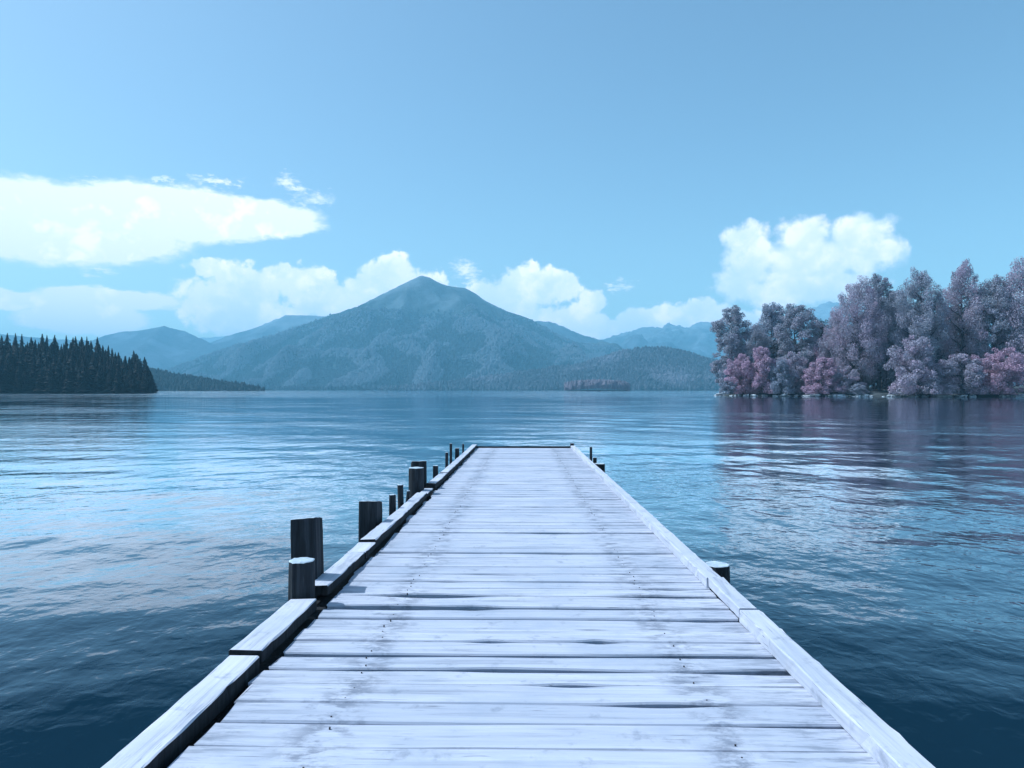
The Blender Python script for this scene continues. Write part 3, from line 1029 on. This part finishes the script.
def tree(kind, var, px, top, Y, wpx, leaf, label, group='trees on the right peninsula', name=None, base=None, rot=None):
    x, _, zt = W(px, top, Y)
    bz = 0.9 if base is None else base
    h = zt - bz
    tr, cr = TREES[(kind, var)]
    nm = name or ('shrub' if kind == 'bush' else 'broadleaf_tree')
    root = empty(nm, (x, Y, bz), (0, 0, rot if rot is not None else random.random() * 6.28))
    if kind == 'bush': wpx *= 1.6
    key = (cr.name, leaf.name)
    if key not in _cache:
        c2 = cr.copy(); c2.materials.clear(); c2.materials.append(leaf)
        _cache[key] = c2
    if not tr.materials: tr.materials.append(M_BARK)
    t_o = link('trunk', tr, None, root); c_o = link('crown', _cache[key], None, root)
    wr0 = {'tall': 0.20, 'broad': 0.29, 'bush': 0.56}[kind] * 1.12
    sx = (wpx / F * Y / 2) / wr0
    sc = (sx, sx, h)
    t_o.scale = (min(sx, h) if kind != 'bush' else sx * .7, min(sx, h) if kind != 'bush' else sx * .7, h); c_o.scale = sc
    tag(root, label, 'shrub' if kind == 'bush' else 'tree', group)
    return root


T = tree
T('tall', 0, 731, 302, 278, 46, L_GREY, 'tall grey-mauve tree standing at the very tip of the right peninsula')
T('tall', 1, 772, 299, 292, 42, L_BLUE, 'pointed blue-grey tree second back from the peninsula tip')
T('broad', 0, 756, 322, 284, 34, L_GREY, 'shorter grey tree in the dip between the two leftmost tall ones')
T('tall', 2, 798, 300, 276, 52, L_GREY, 'full rounded grey-mauve tree just right of the pointed blue-grey one')
T('tall', 3, 821, 318, 300, 26, L_DARK, 'small dark tree in the gap before the tallest trees')
T('broad', 1, 838, 312, 262, 36, L_MAUVE, 'lower mauve tree at the left foot of the tallest clump')
T('broad', 2, 858, 279, 252, 54, L_MAUVE, 'broad mauve tree forming the left side of the tallest clump')
T('tall', 0, 880, 269, 256, 46, L_GREY, 'tallest grey-mauve tree at the centre of the big clump')
T('tall', 2, 897, 286, 268, 40, L_BLUE, 'blue-grey tree set back in the dip right of the tallest one')
T('broad', 0, 920, 268, 244, 58, L_GREY, 'large rounded grey tree at the right edge above the pink bush')
T('broad', 1, 962, 262, 246, 58, L_MAUVE, 'large mauve tree right of the rounded grey one')
T('tall', 1, 996, 272, 240, 46, L_GREY, 'grey tree second from the right edge of the view')
T('broad', 2, 1030, 258, 236, 66, L_MAUVE, 'last big mauve tree cut by the right edge of the view')
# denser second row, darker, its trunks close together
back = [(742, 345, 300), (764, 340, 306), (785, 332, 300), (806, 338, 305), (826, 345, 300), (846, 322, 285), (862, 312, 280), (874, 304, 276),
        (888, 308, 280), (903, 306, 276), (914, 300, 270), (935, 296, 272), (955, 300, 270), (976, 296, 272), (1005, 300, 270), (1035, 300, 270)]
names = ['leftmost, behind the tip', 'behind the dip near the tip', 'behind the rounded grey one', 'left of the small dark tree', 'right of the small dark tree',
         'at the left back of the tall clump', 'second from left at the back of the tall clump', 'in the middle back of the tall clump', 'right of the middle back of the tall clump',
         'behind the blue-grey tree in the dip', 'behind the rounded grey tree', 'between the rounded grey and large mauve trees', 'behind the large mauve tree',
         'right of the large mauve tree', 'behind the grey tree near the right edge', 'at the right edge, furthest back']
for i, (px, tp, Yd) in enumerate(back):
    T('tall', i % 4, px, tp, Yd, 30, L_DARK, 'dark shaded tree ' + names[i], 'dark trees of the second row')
# bushes along the bank
B = 'bushes along the peninsula bank'
T('bush', 0, 743, 354, 266, 28, L_PINK, 'rosy pink bush closest to the peninsula tip', B)
T('bush', 1, 763, 345, 262, 32, L_PINK, 'tallest rosy pink bush, second from the tip', B)
T('bush', 2, 781, 360, 256, 20, L_BLUE, 'small blue-grey bush between two pink ones', B)
T('bush', 0, 795, 352, 260, 30, L_MAUVE, 'mauve pink bush under the rounded grey tree', B)
T('bush', 1, 822, 356, 250, 34, L_PINK, 'bright pink bush in the middle of the bank', B)
T('bush', 2, 826, 338, 268, 22, L_PINK, 'pink bush showing above and behind the bright pink one', B)
T('bush', 0, 845, 366, 250, 24, L_MAUVE, 'dull mauve bush at the foot of the broad mauve tree', B)
T('bush', 2, 916, 339, 232, 42, L_MAUVE, 'big rounded mauve bush under the rounded grey tree', B)
T('bush', 1, 962, 352, 230, 40, L_MAUVE, 'mauve bush right of the big rounded one', B)
T('bush', 0, 1004, 348, 228, 42, L_PINK, 'pink bush near the right edge of the view', B)
for i, (px, tp, w_) in enumerate([(728, 380, 14), (775, 381, 16), (858, 384, 14), (903, 384, 18), (932, 382, 22), (978, 383, 22)]):
    T('bush', i % 3, px, tp, 244 if px > 850 else 262, w_, L_BLUE, 'low blue-grey scrub ' + ['at the tip of the bank', 'below the tallest pink bush', 'under the broad mauve tree', 'left of the big rounded mauve bush', 'right under the big rounded mauve bush', 'between the two right-hand mauve bushes'][i], 'low scrub at the waterline', name='low_shrub')
# thin bare trunks in the shade of the tall clump
for i in range(14):
    px = 853 + i * 3.6 + random.uniform(-1, 1)
    Yd = random.uniform(250, 268)
    x, _, zt = W(px, 330, Yd)
    V = []; Fs = []
    hh = zt - 0.8
    tube(V, Fs, [(0, 0, 0), (random.gauss(0, .2), 0, hh * .5), (random.gauss(0, .4), random.gauss(0, .3), hh)], [.20, .15, .06], 7)
    for k in range(5):
        z = hh * random.uniform(.5, .95); an = random.random() * 6.28
        tube(V, Fs, [(0, 0, z), (1.6 * math.cos(an), 1.6 * math.sin(an), z + 1.8)], [.07, .02], 5)
    o = link('bare_sapling', py_mesh('bare_sapling', V, Fs, True), M_BARK); o.location = (x, Yd, 0.8)
    tag(o, 'thin pale bare trunk in the shade under the tallest trees', 'tree', 'thin bare trunks under the tall clump')

# peninsula ground
def pen_edge(x):
    """front waterline distance as a function of x"""
    return np.interp(x, [80, 84, 92, 110, 130, 150, 190, 260, 420], [285, 276, 262, 252, 240, 232, 226, 222, 215])
gx = np.arange(76, 430, 2.0); gy = np.arange(205, 420, 2.0)
XX, YY = np.meshgrid(gx, gy)
e = pen_edge(XX) + 3.0 * noise2(XX / 9, YY / 30)
d_in = YY - e
tipd = (XX - (82.5 + 2.5 * noise2(YY / 9, XX / 20) + np.maximum(0, YY - 275) * 0.33))
dd = np.minimum(d_in, tipd)
H = np.where(dd > 0, 1.35 * (1 - np.exp(-dd / 2.8)), dd * 0.35) + 0.35 * fbm(XX / 6, YY / 6, 3) * (dd > -1)
H = H + np.clip(dd / 90, 0, 1) * 3.0
H = np.maximum(H, -3)
a_, b_ = len(gy), len(gx)
ii, jj = np.meshgrid(np.arange(a_ - 1), np.arange(b_ - 1), indexing='ij')
Fq = np.stack([ii * b_ + jj, ii * b_ + jj + 1, (ii + 1) * b_ + jj + 1, (ii + 1) * b_ + jj], -1).reshape(-1, 4)
tag(link('peninsula_ground', np_mesh('peninsula_ground', np.stack([XX, YY, H], -1).reshape(-1, 3), Fq, True), M_SHORE), 'low dark bank of the right peninsula', 'terrain', kind='structure')


def rock_mesh(seed):
    rs = np.random.default_rng(seed)
    import bmesh
    bm = bmesh.new(); bmesh.ops.create_icosphere(bm, subdivisions=2, radius=1)
    ax = rs.normal(0, 1, (7, 3)); ax /= np.linalg.norm(ax, axis=1)[:, None]; cut = rs.uniform(.55, .9, 7)
    for v in bm.verts:
        c = np.array(v.co)
        for a, k in zip(ax, cut):
            d = c @ a
            if d > k: c = c - a * (d - k)
        c = c * (1 + rs.normal(0, .03))
        v.co = c
    me = bpy.data.meshes.new('boulder'); bm.to_mesh(me); bm.free()
    me.materials.append(M_ROCK)
    return me


rocks = [rock_mesh(s) for s in range(5)]
for i in range(120):
    x = 83 + (random.random() ** 1.15) * 112
    y = float(pen_edge(x)) + random.uniform(-2.0, 1.6)
    s = random.choice([.4, .6, .8, 1.0, 1.3])
    o = bpy.data.objects.new('boulder', rocks[i % 5]); COL.objects.link(o)
    o.location = (x, y, random.uniform(-.05, .3)); o.scale = (s * random.uniform(1, 2.2), s, s * random.uniform(.45, .85))
    o.rotation_euler = (random.uniform(-.2, .2), random.uniform(-.2, .2), random.random() * 6.28)
    tag(o, 'pale frosted boulder in the line of boulders at the waterline of the right peninsula', 'rock', 'boulders along the peninsula waterline')
# driftwood log and slab at the tip
V = []; Fs = []
pp = [W(716, 394.6, 272), W(724, 393.2, 272), W(735, 391.0, 271), W(747, 390.2, 270)]
x0_, y0_, z0_ = pp[0]
pl = [(p[0] - x0_, p[1] - y0_, max(0.15, p[2]) ) for p in pp]
tube(V, Fs, pl, [.42, .5, .42, .2], 9)
tube(V, Fs, [pl[1], (pl[1][0] + 1.5, pl[1][1] - 1, pl[1][2] + .9)], [.2, .06], 6)
o = link('driftwood_log', py_mesh('driftwood_log', V, Fs, True), M_DRIFT); o.location = (x0_, y0_, 0)
tag(o, 'pale driftwood log lying at the tip of the right peninsula', 'log')


# ------------------------------------------------------------------ left headland with conifers
def conifer_mesh(seed):
    rs = np.random.default_rng(seed); rd = random.Random(seed)
    V = []; Fs = []; mi = []
    tube(V, Fs, [(0, 0, -.05), (0, 0, .5), (0, 0, .98)], [.018, .011, .003], 6)
    mi += [1] * len(Fs)
    n = 26
    for i in range(n):
        t = i / (n - 1)
        z = 0.07 + 0.90 * t
        w = (0.150 * (1 - t) ** 0.85 + 0.008) * rd.uniform(.75, 1.15)
        m = 9 if t < .6 else 7
        for k in range(m):
            if rd.random() < .12: continue
            an = 2 * math.pi * (k + rd.random() * .7) / m + i
            L = w * rd.uniform(.45, 1.35)
            c, s = math.cos(an), math.sin(an)
            hw = L * rd.uniform(.28, .42) + 0.006
            b = len(V)
            V += [(c * .004, s * .004, z + .035), (c * L * .6 - s * hw, s * L * .6 + c * hw, z - L * .30), (c * L, s * L, z - L * .52), (c * L * .6 + s * hw, s * L * .6 - c * hw, z - L * .30),
                  (c * L * .4, s * L * .4, z - L * .45 - .018)]
            Fs += [(b, b + 1, b + 2), (b, b + 2, b + 3), (b + 1, b + 4, b + 2), (b + 2, b + 4, b + 3)]; mi += [0] * 4
    me = py_mesh('pine_tree', V, Fs, False, mi)
    point_attr(me, 'rnd', rs.random(len(V)))
    point_attr(me, 'clump', rs.random(len(V)))
    return me


L_CON = mat_leaf('conifer_needles', (0.005, 0.007, 0.010), (0.016, 0.021, 0.028))
cons = [conifer_mesh(40 + i) for i in range(5)]
for c in cons: c.materials.append(L_CON); c.materials.append(M_BARK)

HY = 480.0
def head_z(x, y):
    """headland surface: rises to the left and to the back"""
    tipx = (154.0 - 512) / F * np.maximum(y, HY)
    inx = np.maximum(0, tipx - x)
    iny = np.maximum(0, y - HY)
    back = np.maximum(0, 980 - y)
    base = np.where(inx > 0, 1.4 * (1 - np.exp(-np.minimum(inx, iny) / 4)), -3.0)
    r = np.minimum(inx, 70) / 70
    return base + 22 * r ** 0.8 * np.clip(iny / 75, 0, 1) ** 1.2
gx = np.arange(-900, (157 - 512) / F * HY, 4.0); gy = np.arange(HY - 6, 700, 4.0)
XX, YY = np.meshgrid(gx, gy)
H = head_z(XX, YY); edge = ((XX > gx[-2]) | (YY < HY - 1) | (YY > 690))
H = np.where(edge, -2, H + 0.3 * fbm(XX / 15, YY / 15, 3))
a_, b_ = len(gy), len(gx)
ii, jj = np.meshgrid(np.arange(a_ - 1), np.arange(b_ - 1), indexing='ij')
Fq = np.stack([ii * b_ + jj, ii * b_ + jj + 1, (ii + 1) * b_ + jj + 1, (ii + 1) * b_ + jj], -1).reshape(-1, 4)
tag(link('headland_ground', np_mesh('headland_ground', np.stack([XX, YY, H], -1).reshape(-1, 3), Fq, True), M_FLOOR), 'dark ground of the wooded headland at the left', 'terrain', kind='structure')
tops = [(-60, 330), (0, 333), (60, 337), (92, 338), (101, 338), (110, 345), (121, 350), (128, 354), (138, 348.5), (144, 355), (150, 366), (154, 377), (157, 387)]
cnt = 0
rd = random.Random(3)
TL = [(-200, 326), (-60, 330), (0, 333), (60, 337), (92, 338), (101, 339), (110, 345), (121, 351), (128, 354), (138, 349), (144, 355), (150, 366), (154, 378), (157, 389)]
cand = []
for ri, (y0_, y1_, num) in enumerate([(2, 10, 70), (10, 30, 76), (30, 60, 76), (60, 100, 70)]):
    for k in range(num):
        px = -30 + (k + rd.uniform(-.9, .9)) / num * 184
        cand.append((min(px, 153 - ri * .8), HY + rd.uniform(y0_, y1_), ri))
for (px, yj, ri) in cand:
    x = (px - 512) / F * yj
    g = float(head_z(np.array([x]), np.array([yj]))[0])
    top_y = np.interp(px, [a for a, b in TL], [b for a, b in TL])
    zmax = ZC + (HOR - top_y) / F * yj
    fr = rd.uniform(*[(0.30, 0.62), (0.5, 0.85), (0.66, 0.97), (0.80, 1.05)][ri])
    h = max(4.0, min(zmax * fr - g, 36))
    o = bpy.data.objects.new('pine_tree', cons[rd.randrange(5)]); COL.objects.link(o)
    o.location = (x, yj, g - .3)
    wsc = (h * 0.75 + 7) * rd.uniform(1.1, 2.0)
    o.scale = (wsc, wsc, h); o.rotation_euler = (rd.gauss(0, .02), rd.gauss(0, .02), rd.random() * 6.28)
    tag(o, 'dark conifer in the dense stand on the left headland', 'tree', 'dark conifers on the left headland')
    cnt += 1
print('conifers', cnt)

# small channel marker far out
x, y_, z = W(600, 390.6, 900)
V = []; Fs = []
tube(V, Fs, [(0, 0, -1.5), (0, 0, 1.6), (0, 0, 3.4)], [.35, .3, .12], 8)
tube(V, Fs, [(0, 0, -.3), (0, 0, .5)], [.9, .8], 10)
o = link('marker_post', py_mesh('marker_post', V, Fs, True), M_STAKE); o.location = (x, 900, 0)
tag(o, 'tiny dark marker post standing in the water before the islet', 'marker')

# ------------------------------------------------------------------ air
HB = 930.0
hv = [(-15500, -2900, -8), (15500, -2900, -8), (15500, 15500, -8), (-15500, 15500, -8), (-15500, -2900, HB), (15500, -2900, HB), (15500, 15500, HB), (-15500, 15500, HB)]
me = py_mesh('haze', hv, [(3, 2, 1, 0), (4, 5, 6, 7), (0, 1, 5, 4), (1, 2, 6, 5), (2, 3, 7, 6), (3, 0, 4, 7)])
hm = bpy.data.materials.new('haze'); hm.use_nodes = True
nt = hm.node_tree; nt.nodes.clear()
pv = nt.nodes.new('ShaderNodeVolumePrincipled'); mo = nt.nodes.new('ShaderNodeOutputMaterial')
pv.inputs['Color'].default_value = (0.39, 0.77, 1.0, 1)
pv.inputs['Density'].default_value = 1.35e-4
pv.inputs['Anisotropy'].default_value = 0.0
nt.links.new(pv.outputs[0], mo.inputs['Volume'])
haze = link('haze', me, hm)
tag(haze, 'pale blue air between the pier and the mountains', 'haze', kind='stuff')

# ------------------------------------------------------------------ sky and sun
SUN_EL, SUN_AZ = 54.0, -80.0        # azimuth from straight ahead, negative to the left
world = bpy.data.worlds.new('World'); scene.world = world
world.use_nodes = True
wt = NT.__new__(NT)
wt.t = world.node_tree
nt = world.node_tree; nt.nodes.clear()
out = nt.nodes.new('ShaderNodeOutputWorld'); bg = nt.nodes.new('ShaderNodeBackground')
nt.links.new(bg.outputs[0], out.inputs[0])
sky = nt.nodes.new('ShaderNodeTexSky'); sky.sky_type = 'NISHITA'; sky.sun_disc = False
sky.sun_elevation = R(SUN_EL); sky.sun_rotation = R(SUN_AZ)
sky.air_density = 1.0; sky.dust_density = 1.0; sky.ozone_density = 0.2
SKY_STR = 0.13
bg.inputs[1].default_value = SKY_STR

dirv = nt.nodes.new('ShaderNodeTexCoord').outputs['Generated']
sx, sy, sz = wt.sep(dirv)
az = wt.math('ARCTAN2', sx, sy)
el = wt.math('ARCSINE', sz)


_w = wt.n('ShaderNodeTexNoise'); wt.l(dirv, _w.inputs['Vector']); _w.inputs['Scale'].default_value = 30; _w.inputs['Detail'].default_value = 3
_wv = wt.n('ShaderNodeVectorMath', operation='MULTIPLY_ADD')
wt.l(_w.outputs['Color'], _wv.inputs[0]); _wv.inputs[1].default_value = (0.035, 0.035, 0.035); wt.l(dirv, _wv.inputs[2])
def billow(scale):
    vo = wt.n('ShaderNodeTexVoronoi', feature='F1')
    vo.inputs['Scale'].default_value = scale
    wt.l(_wv.outputs[0], vo.inputs['Vector'])
    return vo.outputs['Distance']
BIL = wt.math('MULTIPLY_ADD', billow(27.0), 0.68, wt.math('MULTIPLY', billow(64.0), 0.32))


def cloud_group(blobs, amp, nscale, k, a0, a1, stretch=(1, 1, 1), kb=0.0):
    sv = wt.vmul(dirv, stretch)
    nd = wt.n('ShaderNodeTexNoise'); wt.l(sv, nd.inputs['Vector']); nd.inputs['Scale'].default_value = nscale
    nd.inputs['Detail'].default_value = 7; nd.inputs['Roughness'].default_value = 0.62
    cs = wt.sep(nd.outputs['Color'])
    u = wt.math('MULTIPLY_ADD', wt.math('SUBTRACT', cs[0], 0.5), amp, az)
    v = wt.math('MULTIPLY_ADD', wt.math('SUBTRACT', cs[1], 0.5), amp, el)
    cmb = wt.n('ShaderNodeCombineXYZ'); wt.l(u, cmb.inputs[0]); wt.l(v, cmb.inputs[1])
    f = None
    for (cx, cy, rx, ry) in blobs:
        a = math.atan((cx - 512) / F); e = math.atan((HOR - cy) / F * math.cos(a))
        ra = rx / F * math.cos(a) ** 2; re = ry / F * math.cos(a)
        s = wt.n('ShaderNodeVectorMath', operation='SUBTRACT'); wt.l(cmb.outputs[0], s.inputs[0]); s.inputs[1].default_value = (a, e, 0)
        m = wt.vmul(s.outputs[0], (1 / ra, 1 / re, 0))
        L = wt.n('ShaderNodeVectorMath', operation='LENGTH'); wt.l(m, L.inputs[0])
        g = wt.math('SUBTRACT', 1.0, L.outputs['Value'])
        f = g if f is None else wt.math('SMOOTH_MAX', f, g, 0.12)
    n2 = wt.noise(sv, nscale * 2.2, 6, 0.6)
    ff = wt.math('MULTIPLY_ADD', wt.math('SUBTRACT', n2, 0.5), k, f)
    if kb:
        ff = wt.math('MULTIPLY_ADD', wt.math('SUBTRACT', 0.48, BIL), kb, ff)
    return wt.mrange(ff, a0, a1), ff, n2


smooth = [(40, 222, 190, 44), (170, 213, 130, 30), (245, 217, 92, 21), (120, 238, 70, 26), (110, 299, 84, 13), (84, 320, 76, 18), (0, 300, 70, 12)]
puffy = [(212, 270, 30, 11), (250, 286, 48, 24), (212, 302, 40, 26), (255, 318, 66, 26), (300, 284, 36, 22), (335, 302, 52, 22), (392, 274, 38, 19), (402, 292, 54, 22),
         (366, 290, 30, 18), (528, 288, 42, 23), (563, 286, 22, 20), (594, 300, 16, 11), (500, 304, 44, 22), (560, 322, 74, 18), (655, 320, 62, 15),
         (610, 328, 84, 15), (698, 312, 40, 14), (720, 322, 60, 14)]
right = [(744, 237, 27, 17), (750, 262, 32, 32), (736, 287, 28, 20), (806, 238, 32, 24), (800, 266, 52, 36), (860, 234, 40, 22), (850, 256, 52, 28), (782, 292, 60, 18),
         (822, 288, 72, 20), (884, 250, 24, 18), (1010, 300, 40, 12)]
wisps = [(214, 181, 34, 5), (160, 179, 18, 3), (284, 181, 16, 7), (296, 188, 12, 5), (312, 199, 26, 9), (95, 181, 26, 5), (98, 270, 26, 6), (465, 270, 17, 12), (470, 279, 12, 7), (626, 285, 14, 6), (612, 287, 8, 4)]
A1, f1, n1 = cloud_group(smooth, 0.020, 26, 0.30, -0.02, 0.22, (1, 1, 2.2))
A2, f2, n2 = cloud_group(puffy, 0.034, 30, 0.8, -0.08, 0.22, kb=0.8)
A3, f3, n3 = cloud_group(right, 0.032, 26, 0.8, -0.05, 0.46, kb=0.6)
A4, f4, n4 = cloud_group(wisps, 0.040, 50, 1.9, 0.0, 1.1, (1, 1, 2.4))
CB = 1.0 / SKY_STR
wt_c = tuple(x * CB for x in (1.50, 1.20, 1.12)); sh_c = tuple(x * CB for x in (0.94, 0.90, 0.95))
# thick parts of the cloud against thin blue-grey parts
tone = wt.mrange(wt.noise(dirv, 15, 5, 0.6), 0.36, 0.62)
bl = wt.mrange(BIL, 0.66, 0.28)          # crowns of the billows are whiter than the hollows between them
tone = wt.math('MULTIPLY', wt.math('MULTIPLY_ADD', bl, 0.6, 0.4), tone)
tone = wt.math('MAXIMUM', tone, wt.math('MULTIPLY', A1, 0.45))
ccol = wt.mix(wt.math('MULTIPLY', tone, 1.0), sh_c, wt_c)
alpha = wt.math('MAXIMUM', wt.math('MAXIMUM', wt.math('MULTIPLY', A4, 0.8), wt.math('MULTIPLY', A1, 0.97)), wt.math('MAXIMUM', wt.math('MULTIPLY', A2, 1.0), wt.math('MULTIPLY', A3, 0.86)))
nt.links.new(wt.mix(alpha, wt.mix(1.0, sky.outputs[0], (1.05, 1.03, 0.91), 'MULTIPLY'), ccol), bg.inputs[0])

sl = bpy.data.lights.new('sun', 'SUN'); so = bpy.data.objects.new('sun', sl); COL.objects.link(so)
sl.energy = 3.4; sl.angle = R(0.5); sl.color = (1.0, 0.98, 0.94)
d = Vector((math.sin(R(SUN_AZ)) * math.cos(R(SUN_EL)), math.cos(R(SUN_AZ)) * math.cos(R(SUN_EL)), math.sin(R(SUN_EL))))
so.rotation_euler = d.to_track_quat('Z', 'Y').to_euler()
so.location = (-50, 10, 60)

vs = scene.view_settings
vs.view_transform = 'Standard'; vs.look = 'None'; vs.gamma = 1; vs.use_curve_mapping = False
vs.exposure = 0.38
vs.use_white_balance = True
vs.white_balance_temperature = 5400
vs.white_balance_tint = 0
cy = scene.cycles
cy.max_bounces = 6; cy.volume_bounces = 2; cy.diffuse_bounces = 3; cy.glossy_bounces = 3; cy.transmission_bounces = 3
cy.use_denoising = True
cy.sample_clamp_indirect = 6
